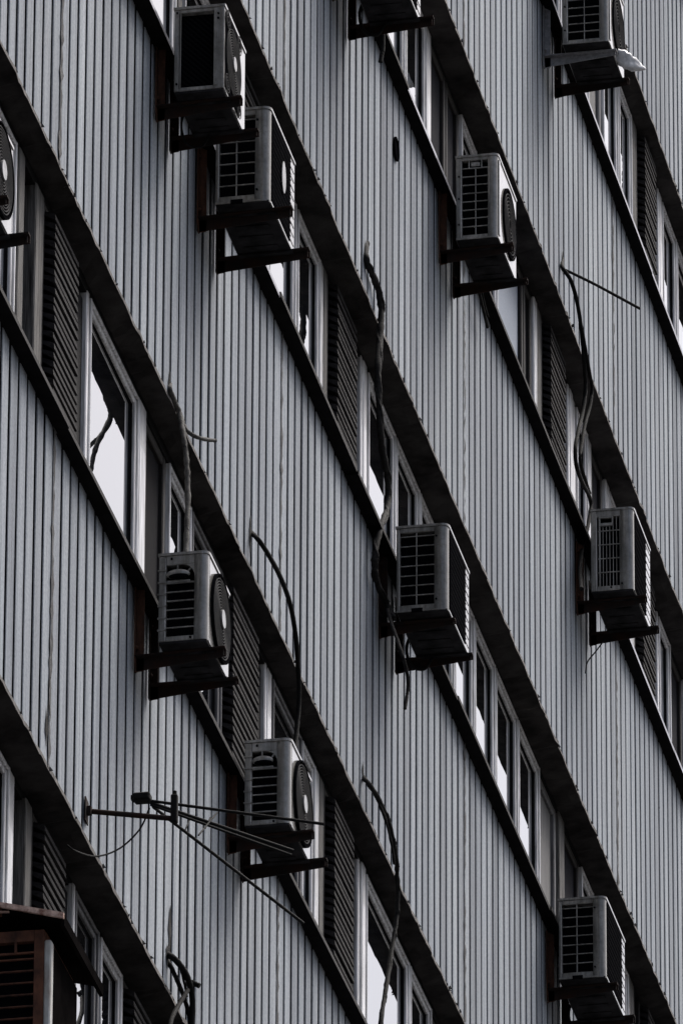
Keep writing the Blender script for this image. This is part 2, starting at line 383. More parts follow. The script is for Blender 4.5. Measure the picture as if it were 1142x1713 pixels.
BANDS = {
 1: [('G',-11,-9.6),('G',-9.55,-8.3),('G',-8.28,-7.02),('Pw',-7.0,-6.9),('M',-6.88,-6.42),('Po',-6.40,-6.28),('L',-6.24,-5.68),('Gg',-5.66,-5.16),('G',-5.12,-4.36),('L',-4.33,-3.72),('G',-3.7,-2.9),('G',-2.85,-2.0),('G',-1.9,-1.0),('L',-.95,-.3),('G',-.2,.9),('G',1,2),('G',2.1,3.2),('G',3.3,4.5),('G',4.6,5.8),('G',5.9,7.2),('G',7.3,8.6),('G',8.7,10),('G',10.1,11.4)],
 2: [('G',-11.6,-10.3),('G',-10.25,-9.1),('G',-9.05,-7.98),('G',-7.96,-7.1),('Po',-7.06,-6.95),('M',-6.90,-6.46),('Po',-6.42,-6.26),('L',-6.22,-5.60),('G',-5.54,-4.46),('Pw',-4.44,-4.30),('M',-4.27,-3.78),('G',-3.76,-3.24),('Gg',-3.22,-2.2),('L',-2.17,-1.42),('Pw',-1.36,-1.26),('Gg',-1.24,-.5),('G',-.48,-.02),('Pw',.0,.10),('Po',.24,.36),('L',.42,1.06),('Pw',1.10,1.2),('G',1.24,2.46),('G',2.48,3.1),('M',3.14,3.7),('L',3.75,4.4),('G',4.5,5.6),('G',5.7,6.8),('G',6.9,8),('L',8.1,8.8),('G',8.9,10),('G',10.1,11.2)],
 3: [('G',-10,-9),('G',-8.9,-7.9),('G',-7.8,-6.8),('G',-6.7,-5.7),('G',-5.6,-4.6),('G',-4.55,-3.75),('Po',-3.7,-3.6),('G',-3.55,-2.75),('G',-2.72,-2.3),('L',-2.2,-1.52),('G',-1.42,-.72),('G',-.68,-.04),('Pw',-.02,.05),('Po',.27,.37),('L',.44,1.10),('Pw',1.13,1.22),('G',1.26,2.05),('G',2.07,2.76),('G',2.78,3.80),('G',3.82,4.42),('G',4.44,5.09),('G',5.11,5.82),('G',5.84,6.54),('S',6.57,7.16),('Po',7.18,7.36),('K',7.38,7.96),('G',7.98,8.40),('G',8.43,9.66),('Po',9.68,9.86),('Gg',9.88,10.34),('L',10.38,11.0),('G',11.1,12.2)],
 4: [('G',-4,-3),('G',-2.9,-1.9),('G',-1.8,-.8),('G',-.7,.3),('G',.4,1.5),('G',1.55,2.3),('G',2.32,2.96),('Pw',2.98,3.1),('K',3.12,3.60),('K',3.62,4.02),('G',4.04,4.52),('G',4.55,5.2),('F',5.22,6.12),('K',6.14,6.56),('Pw',6.58,6.68),('Po',6.80,6.96),('L',7.0,7.64),('Pw',7.66,7.76),('Pw',7.80,7.88),('G',7.90,8.30),('Pw',8.33,8.46),('K',8.48,8.90),('Pw',8.94,9.08),('G',9.1,10.0),('Pw',10.05,10.2),('L',10.34,10.92),('G',10.95,11.4),('K',11.42,11.92),('Pw',11.94,12.04),('G',12.06,13.2)],
 5: [('G',2,3),('G',3.1,4.1),('G',4.2,5.2),('G',5.3,6.3),('G',6.4,7.4),('G',7.5,8.4),('S',8.42,8.92),('G',8.94,9.50),('G',9.54,10.02),('Po',10.04,10.22),('K',10.24,10.5),('L',10.52,11.08),('Pw',11.10,11.2),('G',11.22,11.78),('G',11.8,12.6),('G',12.7,13.6)],
 6: [('G',7+.9*k,7.86+.9*k) for k in range(7)],
}
FM = {'w': 'white', 'o': 'wood', 'g': 'grey', '': 'white'}
for fl, items in BANDS.items():
    d = DEPTH[fl]; out = []
    for it in items:
        s_ = (d - .13 - (.076 if it[0] == 'L' else 0)) * 4.9
        out.append([it[0], it[1] + s_ + (.055 if it[0] == 'L' else 0), it[2] + s_])
    for i, it in enumerate(out):
        if it[0] == 'L':                                  # keep what stands before a shutter clear of it
            lim = it[1] - .006
            for q in out[i - 1::-1] if i else []:
                if q[2] <= lim: break
                w_ = q[2] - q[1]; q[2] = lim
                if q[0][0] == 'P': q[1] = lim - w_
                lim = q[1] - .006
    for (k1, a1, e1), (k2, a2, e2) in zip(list(out), list(out)[1:]):
        gap = a2 - e1                                     # close wide gaps with a recessed infill and a narrow painted post
        if gap > .012:
            q = MB(); q.box((-.245, e1 + .002, SOF[fl] - SILLH + .02), (-d + .004, a2 - .002, SOF[fl] - .09)); part(q, 'infill_strip', M['black'])
        if gap > .075 and k1 == 'L': out.append(['Pw', a2 - .062, a2 - .020])
    for k, a_, e_ in out:
        if e_ - a_ > (.03 if k[0] == 'P' else .24): window(k[0], a_, e_, SOF[fl], FM[k[1:]], -d, HEAD[fl])

# round vent flange on the cladding
v = MB(); v.ring((1.45, 2.87), .058, .068, .004, .010, mi=1); v.disc((1.45, 2.87), .057, .002, .006, mi=1)
part(v, 'vent_cover', [M['soffit'], M['dark']])

# ------------------------------------------------------------------ air conditioners
def rr_plan(x0, x1, y0, y1, r, n=6):                      # plan outline, near front corner rounded
    pts = [(x0, y0)]
    for i in range(n + 1):
        a = -math.pi / 2 + math.pi / 2 * i / n
        pts.append((x1 - r + r * math.cos(a), y0 + r + r * math.sin(a)))
    return pts + [(x1, y1), (x0, y1)]
ACG = 'air conditioners hung on the facade'
def ac_unit(kind, x0, x1, y0, y1, z0, z1, label, paint='ac'):
    D, L, H = x1 - x0, y1 - y0, z1 - z0
    t = thing('air_conditioner', label, 'air conditioner', (x0, y0, z0), ACG)
    P = {  # left column, right column, top bar, bottom bar, corner radius
     'coil': (.024, .046, .018, .020, .004), 'grid': (.018, .072, .028, .034, .034), 'arch': (.034, .064, .048, .024, .030),
     'gridh': (.032, .056, .020, .022, .026), 'fine': (.036, .078, .040, .030, .030)}[kind]
    wl, wr, ht, hb, rad = P; dep = .045
    c = MB()
    c.prism([(0, dep), (D, dep), (D, L), (0, L)], 'z', .012, H - .012)
    c.box((0, 0, .012), (wl, dep, H - .012), 0, .004)
    c.prism(rr_plan(D - wr, D, 0, dep, min(rad, dep - .006)), 'z', .012, H - .012, 0, rad > .01)
    c.box((wl, .001, H - .012 - ht), (D - wr, dep, H - .012), 0, .003); c.box((wl, .001, .012), (D - wr, dep, .012 + hb), 0, .003)
    # lid, slightly proud, and the turned-in lower edge
    r2 = min(rad + .004, .045)
    pl = rr_plan(-.004, D + .005, -.005, L + .004, r2)
    c.prism(pl, 'z', H - .013, H); 
    if kind in ('grid', 'gridh'): c.prism(rr_plan(.0, D + .003, -.003, L, r2), 'z', .006, .016)
    oz0, oz1 = .012 + hb, H - .012 - ht; oy0, oy1 = wl, D - wr
    if kind == 'arch':                                    # quarter arch filling the upper right corner of the opening
        ra = .062; cx, cz = oy1 - ra, oz1 - ra; arc = [(cx + ra * math.cos(a), cz + ra * math.sin(a)) for a in [math.pi/2 * i / 8 for i in range(9)]]
        c.prism(arc + [(oy1, oz1)], 'y', .0015, dep)
        for i in range(6):                                # ribs wrapped round the rear edge
            z = oz0 + (oz1 - oz0) * (i + .5) / 6; c.box((-.004, -.004, z), (wl + .002, .006, z + .007))
    if kind == 'coil':
        c.box((wl + .006, -.002, .03), (wl + .010, .002, H - .03)); c.box((D - wr - .004, -.004, .03), (D - wr + .012, .001, H - .02)); c.box((D - .020, -.003, .014), (D - .004, .001, H - .016))
    casing = c.build('casing', M[paint], t)
    for (xx, zz) in {'coil': ((.014, .05), (.014, H - .03), (D - .03, H - .05), (D - .03, H - .075)), 'grid': ((D - .062, .07), (D - .062, H - .07)), 'arch': ((.06, H - .03), (D - .08, .024)),
                     'gridh': ((.016, .1), (.016, .26), (.016, H - .13)), 'fine': ((D - .07, .05), (.12, .03))}[kind]:
        s = MB(); s.add([(xx + .0055 * math.cos(k * math.pi / 4), -.0055, zz + .0055 * math.sin(k * math.pi / 4)) for k in range(8)] + [(xx + .0055 * math.cos(k * math.pi / 4), .004, zz + .0055 * math.sin(k * math.pi / 4)) for k in range(8)],
              [list(range(8))] + [[k, (k+1) % 8, 8 + (k+1) % 8, 8 + k] for k in range(8)])
        s.build('screw', M['dark'], casing)
    # heat exchanger behind the side opening, and the bars across it
    k = MB(); k.box((oy0 - .004, dep - .008, oz0 - .004), (oy1 + .004, dep - .002, oz1 + .004)); k.build('coil', M['coil'] if kind == 'coil' else M['dark'], t)
    b = MB(); bw = .0056
    def hb_(z, a, e): b.box((a, .003, z - bw/2), (e, .012, z + bw/2), 0, .001)
    def vb_(x, a, e, w=bw): b.box((x - w/2, .0045, a), (x + w/2, .0135, e), 0, .001)
    if kind == 'grid':
        n = 7; zt = oz1
        for i in range(1, n + 1): hb_(oz0 + (oz1 - .022 - oz0) * i / n, oy0, oy1)
        vb_((oy0 + oy1) / 2 - .004, oz0, oz1, .007)
        b.box(((oy0 + oy1)/2 - .03, -.004, .004), ((oy0 + oy1)/2 + .03, .006, .024), 1)
    elif kind == 'gridh':
        n = 8; ztop = oz1 - .048
        for i in range(1, n + 1): hb_(oz0 + (ztop - oz0) * i / n, oy0, oy1)
        vb_((oy0 + oy1) / 2 + .004, oz0, ztop, .0055)
        a, e = oy0 + .040, oy1 - .036
        vb_(a, ztop, oz1, .006); vb_(e, ztop, oz1, .006)
        b.box((a + .012, .004, ztop + .012), (e - .010, .012, oz1 - .012), 0, .002)
    elif kind == 'fine':
        for i in range(1, 5): hb_(oz0 + (oz1 - oz0) * i / 5, oy0 + .006, oy1)
        for i in range(0, 7): vb_(oy0 + .016 + (oy1 - oy0 - .02) * i / 6, oz0, oz1 if i in (0, 5, 6, 4) else oz1 - .05, .004 if i else .010)
        a, e = oy0 + .014, oy0 + .014 + (oy1 - oy0) * .60
        b.box((a, .0, oz1 - .058), (e, .014, oz1 - .05)); b.box((a, .0, oz1 - .008), (e, .014, oz1 - .001)); b.box((e - .008, .0, oz1 - .05), (e, .014, oz1 - .008)); b.box((a, .010, oz1 - .05), (e - .008, .013, oz1 - .036))
    elif kind == 'arch':
        n = 6; ztop = oz1 - .092
        for i in range(1, n + 1): hb_(oz0 + (ztop - oz0) * i / n, oy0, oy1)
        hb_(ztop + .002, oy0, oy1)
        cx, cz = oy0 + (oy1 - oy0) * .42, ztop + .040
        b.box((oy0 + (oy1-oy0)*.40 - .003, .004, cz), (oy0 + (oy1-oy0)*.40 + .003, .012, oz1))
        b.add([(oy0+(oy1-oy0)*.70, .004, cz+.012), (oy0+(oy1-oy0)*.70+.007, .004, cz+.008), (oy0+(oy1-oy0)*.86+.004, .004, oz1-.022), (oy0+(oy1-oy0)*.86-.003, .004, oz1-.018)], [(0,1,2,3)])
        b.ellipsoid((cx, .006, cz + .004), ((oy1 - oy0) * .43, .020, .026), 0)
        b.ellipsoid((cx + .004, -.002, cz - .010), ((oy1 - oy0) * .36, .018, .013), 1)
        b.box((cx - (oy1 - oy0) * .40, .002, ztop + .004), (cx + (oy1 - oy0) * .42, .012, ztop + .014), 0, .002)
    if kind != 'coil': b.build('side_grille', [M[paint], M['dark']], t)
    # front, facing away from the wall
    f = MB(); hub = None; zc = H * .5
    if kind == 'coil':
        a, e = .022, L * .72
        f.box((D + .001, a, .03), (D + .005, e, H - .03), 0); yc = (a + e) / 2
        rr = .03
        while rr < min(e - a, H - .06) * .52:
            f.ring((yc, zc), rr, rr + .0035, D + .007, .004, mi=1); rr += .0125
        for q in ((a + .03, .06), (e - .03, .06), (a + .03, H - .06), (e - .03, H - .06)):
            for rr in (.015, .03, .045): f.ring(q, rr, rr + .0035, D + .0065, .003, n=18, mi=1)
        hub = MB(); hub.disc((yc, zc), .036, D + .007, .010)
        f.build('fan_grille', [M['slat'], M['ring']], t)
    elif kind == 'arch':
        yc = L * .56; ra = min(.205, H * .47)
        f.ring((yc, zc), ra, ra + .008, D + .0005, .016, 48, 0); f.disc((yc, zc), ra - .002, D + .0007, .006, 48, 0)
        rr = .04
        while rr < ra - .008: f.ring((yc, zc), rr, rr + .004, D + .009, .005, mi=1); rr += .0135
        for q in range(8):
            a = q * math.pi / 4 + .2; f.tube([(D + .009, yc + .04*math.cos(a), zc + .04*math.sin(a)), (D + .009, yc + ra*math.cos(a), zc + ra*math.sin(a))], .0025, 5, 1)
        hub = MB(); hub.disc((yc, zc), .044, D + .010, .012)
        f.build('fan_grille', [M['slat'], M['ring'], M[paint]], t)
    elif kind == 'gridh':
        yc = L * .60; ra = min(.19, H * .40)
        f.ring((yc, zc - .01), ra, ra + .014, D + .0005, .010, 48, 0); f.disc((yc, zc - .01), ra - .002, D + .0007, .004, 48, 0)
        rr = .03
        while rr < ra: f.ring((yc, zc - .01), rr, rr + .004, D + .006, .004, mi=1); rr += .02
        f.box((D + .0008, .02, .03), (D + .006, .05, H - .03), 2, .002)
        f.build('fan_grille', [M['slat'], M['ring'], M[paint]], t)
    else:
        a, e = .042, L * (.80 if kind == 'grid' else .70)
        f.box((D + .0006, a, .024), (D + .006, e, H - .022), 0, .002)
        z = .05
        while z < H - .04:
            f.tube([(D + .001, a - .006, z + .012), (D + .008, a + .03, z + .004), (D + .010, a + .10, z), (D + .010, e - .004, z)], .0016, 4, 1); z += .034 if kind == 'grid' else .045
        f.build('fan_grille', [M['slat'], M['slatline']], t)
        g2 = MB()
        z = .05
        while z < H - .04: g2.box((D + .0004, e + .01, z), (D + .0018, L - .012, z + .0035)); z += .05
        g2.build('vent_slots', M['dark'], t)
    if hub: hub.build('hub', M['badge'], t)
    # base pan with pressed ribs, feet rails
    p = MB(); p.box((.004, .004, 0), (D - .004, L - .004, .011))
    for i in range(4): p.box((.05, L*(.2+.18*i), -.006), (D - .05, L*(.2+.18*i) + .035, -.0005), 0, .002)
    p.build('base_pan', M['acpan'], t)
    q = MB(); 
    for yy in (.10, L - .09):
        q = MB(); q.box((.01, yy, -.014), (D + .012, yy + .03, -.0065)); q.build('foot_rail', M['acpan'], t)
    return t, D, L, H
BRG = 'wall brackets under the air conditioners'
def bracket(x0, x1, y0, y1, z0, label, m1='steel', m2='steel', leg1='rust', taper=.03, d1=.11, d2=.05, ext=.075):
    t = thing('wall_bracket', label, 'bracket', (0, y0, z0 - .015), BRG)
    L = y1 - y0
    for yy, mm, lm in ((d1, m1, leg1), (L - d2, m2, m2)):
        tip = x1 + ext + R.uniform(-.01, .02); b = MB(); h = R.uniform(.34, .42); th = .005; droop = R.uniform(-.006, .012)
        # angle iron: vertical web with tapering depth and a flat top flange
        web = [(.012, -.062), (.012, 0), (tip, .006 + droop), (tip, -.018 - droop*.2)]
        b.prism(web, 'y', yy, yy + th, 0)
        b.prism([(.012, 0.0), (tip, .006 + droop), (tip, .012 + droop), (.012, .006)], 'y', yy - .034, yy + th, 0)
        b.prism([(.010, -.07), (.016, -.07), (.016, h), (.010, h)], 'y', yy - .034, yy + th, 1)
        b.prism([(.016, -.066), (.050, -.062), (.050, h - .02), (.016, h)], 'y', yy, yy + th - .001, 1)
        for hz in (.05, h - .06):
            b.ellipsoid((.020, yy - .018, hz), (.010, .012, .012), 1, 8, 5)
        b.tube([(tip - .012, yy - .012, .02 + droop), (tip - .012, yy - .012, -.02)], .005, 6)
        b.build('arm', [M[mm], M[lm]], t)
    return t
UN = [
 ('coil', .116, .360, -4.778, -4.290, -.060, .405, 'air conditioner with an open dark fin side, topmost at upper left', 'ac', 'rust'),
 ('grid', .116, .384, -3.797, -3.190, -.160, .362, 'soiled air conditioner with oval badge, tucked below the open finned one', 'acold', 'rust'),
 ('arch', .140, .372, -5.078, -4.600, -3.090, -2.630, 'air conditioner with arched side grille directly beneath a pale hanging cable', 'ac', 'rust'),
 ('arch', .110, .333, -2.939, -2.440, -3.080, -2.623, 'air conditioner with arched side grille just behind the television aerial', 'ac', 'rust'),
 ('grid', .119, .393, .897, 1.510, -.180, .327, 'air conditioner in the centre with thick dark cable passing behind it', 'acold', 'steel'),
 ('gridh', .122, .356, 2.623, 3.198, 2.890, 3.419, 'air conditioner with inset handle, a row above the forked hanging cable', 'ac', 'rust'),
 ('gridh', .141, .420, 6.018, 6.564, 5.910, 6.456, 'air conditioner at top right with a plastic bag snagged below it', 'ac', 'galv'),
 ('fine', .113, .368, 7.070, 7.671, 2.800, 3.347, 'pale air conditioner at right edge with fine upright bars on its side', 'ac', 'rust'),
 ('grid', .096, .366, 5.978, 6.637, -.140, .367, 'air conditioner at lower right with six rows of paired slots', 'acold', 'rust'),
 ('grid', .120, .386, -.470, .140, 2.900, 3.410, 'air conditioner cut by the top edge, only its dark underside showing', 'acold', 'steel'),
 ('arch', .130, .362, -9.680, -9.150, -3.090, -2.630, 'air conditioner cut by the left edge, its round fan side showing', 'ac', 'steel'),
]
BL = ['near black bracket under the open finned air conditioner', 'bracket carrying the soiled air conditioner with oval badge', 'long rusty bracket below the pale hanging cable',
 'rusty bracket behind the rods of the television aerial', 'bracket with faint rust under the central air conditioner', 'reddish rusty bracket under the air conditioner with inset handle',
 'pale grey tapered bracket at top right', 'rusty bracket at the right edge with a thin wire hanging below', 'dark bracket under the lowest air conditioner on the right',
 'black bracket at the top edge with a cable end dangling', 'black bracket ends poking in at the left edge']
for i, (u, bl) in enumerate(zip(UN, BL)):
    kind, x0, x1, y0, y1, z0, z1, lab, paint, leg = u
    t, D, L, H = ac_unit(kind, x0, x1, y0, y1, z0, z1, lab, paint)
    if i == 1:
        b = MB(); b.prism([(L*.46 + .045*math.cos(a*math.pi/12), H*.52 + .085*math.sin(a*math.pi/12)) for a in range(24)], 'x', D + .012, D + .016); b.build('badge', M['badge'], t)
    if i == 6: bracket(x0, x1, y0, y1, z0, bl, 'galv', 'steel', 'galv', ext=.03)
    else: bracket(x0, x1, y0, y1, z0, bl, 'steel', 'steel', leg, ext=(.075, .075, .05, .09, .03, .06, 0, .05, .06, .075, .075)[i])

# drain hoses sagging between each unit and the wall
hg = 'hoses sagging behind the air conditioners'
for i, lab in ((0, 'thin black hose looping below the open finned air conditioner'), (4, 'black hose curling under the central air conditioner'), (8, 'black hose curling under the lowest air conditioner on the right'), (9, 'black hose behind the air conditioner at the top edge')):
    kind, x0, x1, y0, y1, z0, z1 = UN[i][:7]
    b = MB(); y = y1 - .14
    b.tube(spline([(x0 + .02, y - .05, z0 + .12), (x0 - .03, y - .02, z0 + .02), (x0 - .015, y + .02, z0 - .07), (x0 + .05, y + .05, z0 - .085), (x0 + .09, y + .06, z0 - .02)]), .009 if i else .006, 8)
    tag(b.build('drain_hose', M['cable']), lab, 'hose', hg)

# old rusted unit under a sheet canopy, lower left
t = thing('rusted_air_conditioner', 'rusted box air conditioner with horizontal slots at the lower left corner', 'air conditioner', (.06, -8.2, -6.42), ACG)
D, L, H = .315, .56, .56
c = MB(); c.prism([(0, .04), (D - .03, .04), (D - .03, L), (0, L)], 'z', 0, H)
c.box((0, 0, 0), (.03, .04, H)); c.box((D - .075, 0, 0), (D - .031, .04, H), 0, .003); c.box((.03, .001, H - .05), (D - .075, .04, H)); c.box((.03, .001, 0), (D - .075, .04, .04))
z = .05
while z < H - .10: c.box((.03, .004, z), (D - .075, .016, z + .006)); z += .054
c.box((.03, .004, H - .105), (D - .075, .016, H - .097)); c.box((D - .16, .002, H - .098), (D - .150, .016, H - .05))
c.build('casing', M['rustbox'], t)
c = MB(); c.box((.03, .033, .03), (D - .075, .038, H - .04)); c.build('coil', M['dark'], t)
c = MB(); c.box((D - .030, -.002, .09), (D, .05, H - .05), 0, .006); c.build('corner_post', M['palebox'], t)
c = MB(); c.box((D - .030, .0, 0), (D - .002, .05, .088), 0, .004); c.build('post_foot', M['rustbox'], t)
c = MB(); c.box((D - .029, .052, .02), (D - .012, L, H - .04)); c.build('front_panel', M['canopy'], t)
t = thing('canopy', 'black sheet metal canopy with rusty edge over the rusted air conditioner', 'canopy', (0, -8.2, -5.82))
c = MB(); c.prism([(.0, .10), (.44, -.008), (.44, -.001), (.0, .108)], 'y', -.05, .74)
c.prism([(.425, -.055), (.44, -.05), (.44, -.009), (.425, -.005)], 'y', -.045, .73)
c.build('sheet', M['canopy'], t)
c = MB(); c.prism([(.0, .092), (.44, -.024), (.44, .002), (.0, .113)], 'y', -.064, -.051); c.prism([(.0, .055), (.2, .035), (.2, .028), (.0, .044)], 'y', -.045, -.035)
c.build('rusty_edge', M['canopyedge'], t)
c = MB(); c.box((.14, .70, -.62), (.165, .72, .055)); c.box((.14, -.02, .03), (.16, .0, .07)); c.build('strut', M['rustbox'], t)

# ------------------------------------------------------------------ cables, aerial, bits
def cable(name, pts, r, m, label, cat, group=None, extra=(), wob=0.):
    b = MB(); b.tube(spline(pts, 7), r, 9, 0, True, wob, R)
    for e in extra: b.tube(spline(e[0], 6), e[1], 8, 0, True, wob, R)
    return tag(b.build(name, m), label, cat, group)

def twist(pts, a, turns):
    q = spline(pts, 4); n = len(q)
    return [p + Vector((a * math.cos(6.283 * turns * i / n), .8 * a * math.sin(6.283 * turns * i / n), 0)) for i, p in enumerate(q)]
CG = 'cut cables hanging from the wall'
cable('hanging_cable', [(-0.010,-4.210,-1.313),(0.010,-4.288,-1.384),(0.012,-4.186,-1.398),(0.022,-4.121,-1.431),(0.062,-4.206,-1.596),(0.085,-4.240,-1.741),(0.100,-4.275,-1.916),(0.110,-4.327,-2.098),(0.120,-4.392,-2.301),(0.130,-4.436,-2.384)], .0135, M['palecable'], 'pale stained cable hanging with a short stub bent outwards', 'cable', CG, [([(0.035,-4.126,-1.460),(0.055,-4.149,-1.518),(0.085,-4.166,-1.563),(0.125,-4.120,-1.570),(0.170,-3.989,-1.524)], .0095), (twist([(-0.010,-4.210,-1.313),(0.010,-4.288,-1.384),(0.012,-4.186,-1.398),(0.022,-4.121,-1.431),(0.062,-4.206,-1.596),(0.085,-4.240,-1.741),(0.100,-4.275,-1.916),(0.110,-4.327,-2.098),(0.120,-4.392,-2.301),(0.130,-4.436,-2.384)], .009, 10), .0055)], .2)
cable('hanging_cable', [(-0.010,-2.270,-1.182),(0.050,-2.369,-1.276),(0.080,-2.249,-1.311),(0.090,-1.999,-1.319),(0.090,-1.771,-1.351),(0.085,-1.606,-1.438),(0.070,-1.466,-1.537),(0.060,-1.381,-1.662),(0.050,-1.372,-1.821),(0.050,-1.442,-2.015),(0.070,-1.643,-2.203)], .0125, M['cable'], 'smooth black cable curving down behind the aerial air conditioner', 'cable', CG)
cable('hanging_cable', [(-0.010,0.645,-1.218),(0.040,0.534,-1.305),(0.070,0.657,-1.338),(0.090,0.850,-1.390),(0.090,1.017,-1.470),(0.080,1.138,-1.553),(0.070,1.208,-1.675),(0.060,1.212,-1.808),(0.050,1.150,-1.985),(0.050,1.004,-2.249),(0.050,0.875,-2.469),(0.050,0.812,-2.645)], .0125, M['wrap'], 'taped black cable hanging across the windows at the bottom', 'cable', CG, [([(0.020,0.555,-1.270),(0.060,0.643,-1.336),(0.085,0.794,-1.408),(0.090,0.951,-1.499),(0.085,1.028,-1.553)], .008), (twist([(-0.010,0.645,-1.218),(0.040,0.534,-1.305),(0.070,0.657,-1.338),(0.090,0.850,-1.390),(0.090,1.017,-1.470),(0.080,1.138,-1.553),(0.070,1.208,-1.675),(0.060,1.212,-1.808),(0.050,1.150,-1.985),(0.050,1.004,-2.249),(0.050,0.875,-2.469),(0.050,0.812,-2.645)], .010, 12), .006)], .2)
cable('hanging_cable', [(-0.010,0.676,1.912),(0.012,0.581,1.773),(0.020,0.641,1.731),(0.030,0.791,1.716),(0.035,0.885,1.620),(0.040,0.844,1.439),(0.045,0.753,1.217),(0.050,0.746,1.037),(0.050,0.799,0.851),(0.050,0.919,0.733),(0.050,1.021,0.624),(0.050,0.989,0.486),(0.060,0.771,0.277),(0.050,0.675,0.094),(0.040,0.696,0.001),(0.040,0.830,-0.058),(0.060,0.960,-0.093),(0.110,0.866,-0.220)], .017, M['wrap'], 'thickest cable, wrapped and lumpy, running down to the central air conditioner', 'cable', CG, [(twist([(-0.010,0.676,1.912),(0.012,0.581,1.773),(0.020,0.641,1.731),(0.030,0.791,1.716),(0.035,0.885,1.620),(0.040,0.844,1.439),(0.045,0.753,1.217),(0.050,0.746,1.037),(0.050,0.799,0.851),(0.050,0.919,0.733),(0.050,1.021,0.624),(0.050,0.989,0.486),(0.060,0.771,0.277),(0.050,0.675,0.094),(0.040,0.696,0.001),(0.040,0.830,-0.058),(0.060,0.960,-0.093),(0.110,0.866,-0.220)], .016, 9), .008), (twist([(-0.010,0.676,1.912),(0.012,0.581,1.773),(0.020,0.641,1.731),(0.030,0.791,1.716),(0.035,0.885,1.620),(0.040,0.844,1.439),(0.045,0.753,1.217),(0.050,0.746,1.037),(0.050,0.799,0.851),(0.050,0.919,0.733),(0.050,1.021,0.624),(0.050,0.989,0.486),(0.060,0.771,0.277),(0.050,0.675,0.094),(0.040,0.696,0.001),(0.040,0.830,-0.058),(0.060,0.960,-0.093),(0.110,0.866,-0.220)], .014, 5), .006)], .2)
cable('hanging_cable', [(0.080,0.856,-0.171),(0.120,0.764,-0.303),(0.160,0.705,-0.419),(0.200,0.662,-0.545),(0.200,0.780,-0.588),(0.190,0.850,-0.637),(0.180,0.820,-0.767)], .0095, M['wrap'], 'loose cable tail hanging below the central air conditioner', 'cable', CG)
cable('hanging_cable', [(-0.010,6.847,4.920),(0.020,6.691,4.775),(0.060,6.750,4.713),(0.080,6.860,4.607),(0.080,7.002,4.477),(0.070,7.139,4.346),(0.060,7.235,4.235),(0.050,7.182,4.050),(0.050,7.029,3.857),(0.050,6.919,3.686),(0.050,6.957,3.586),(0.050,7.165,3.575),(0.050,7.396,3.598),(0.050,7.457,3.556),(0.050,7.346,3.376),(0.040,7.230,3.205),(0.050,7.060,2.968),(0.100,6.803,2.707)], .0125, M['cable'], 'doubled black cable with a thin pipe sticking out at its top', 'cable', CG, [([(0.085,6.954,4.513),(0.090,7.088,4.399),(0.090,7.212,4.320),(0.080,7.353,4.298),(0.070,7.322,4.156),(0.060,7.205,3.981),(0.060,7.094,3.809),(0.060,7.026,3.658),(0.060,7.192,3.618),(0.055,7.388,3.613)], .011), ([(0.010,6.728,4.791),(0.080,6.782,4.771),(0.200,6.882,4.734),(0.420,7.075,4.658)], .0085)], .06)
cable('hanging_cable', [(-0.010,-4.131,-4.229),(0.040,-4.164,-4.274),(0.070,-4.089,-4.305),(0.080,-3.999,-4.343),(0.080,-3.941,-4.410),(0.070,-3.913,-4.548)], .015, M['cable'], 'looped bundle of black cables coming out of a torn hole, bottom left', 'cable', CG, [([(-0.010,-4.103,-4.244),(0.020,-4.134,-4.305),(0.040,-4.078,-4.358),(0.050,-3.988,-4.397),(0.060,-3.924,-4.461),(0.060,-3.892,-4.553)], .011), ([(0.020,-4.150,-4.255),(0.050,-4.089,-4.288),(0.060,-4.039,-4.343),(0.060,-3.969,-4.384)], .006), ([(0.080,-3.973,-4.312),(0.100,-3.973,-4.325),(0.120,-3.973,-4.336)], .0125), ([(0.080,-4.051,-4.386),(0.060,-4.140,-4.491),(0.050,-4.260,-4.615),(0.050,-4.334,-4.735)], .011)], .08)
cable('hanging_cable', [(0.060,0.784,3.236),(0.060,0.786,3.134),(0.055,0.778,3.087),(0.050,0.771,3.044)], .0125, M['cable'], 'short black cable end dangling from the top edge bracket', 'cable', CG)
cable('hanging_cable', [(0.060,3.618,3.146),(0.060,3.730,3.089),(0.060,3.842,3.050),(0.050,3.992,3.042)], .009, M['cable'], 'pair of cut cable ends below the air conditioner with inset handle', 'cable', CG, [([(0.060,3.731,3.172),(0.060,3.824,3.117),(0.060,3.956,3.088)], .007)])
cable('hanging_wire', [(0.120,7.520,2.709),(0.060,7.532,2.637),(0.030,7.409,2.513),(0.030,7.343,2.413)], .0042, M['cable'], 'thin wire poking down below the right edge air conditioner', 'wire', CG)

t = thing('television_aerial', 'black rod television aerial on a mast stuck out from the wall', 'aerial', (0.000,-5.930,-4.293))
O = Vector((0.000,-5.930,-4.293))
def aer(pts_list, name, m='alu'):
    b = MB()
    for pts, r in pts_list: b.tube([Vector(p) - O for p in pts], r, 8)
    return b.build(name, M[m], t)
aer([([(-0.002,-5.921,-4.288), (0.400,-5.877,-4.340)], .0125)], 'mast', 'steel')
b = MB(); b.prism([(-.035, -.055), (.03, -.06), (.034, .05), (-.03, .06)], 'x', .004, .010); b.prism([(-.012,-.02),(.012,-.02),(.012,.02),(-.012,.02)], 'x', .010, .03); b.build('wall_plate', M['steel'], t)
T = Vector((0.400,-5.877,-4.340)) - O
b = MB(); b.box((T.x - .016, T.y - .018, T.z - .02), (T.x + .014, T.y + .016, T.z + .115), 0, .004); b.tube([(T.x, T.y, T.z + .10), (T.x, T.y, T.z + .135)], .009, 8); b.build('clamp', M['alu'], t)
A_ = Vector((0.250,-5.873,-4.226)) - O
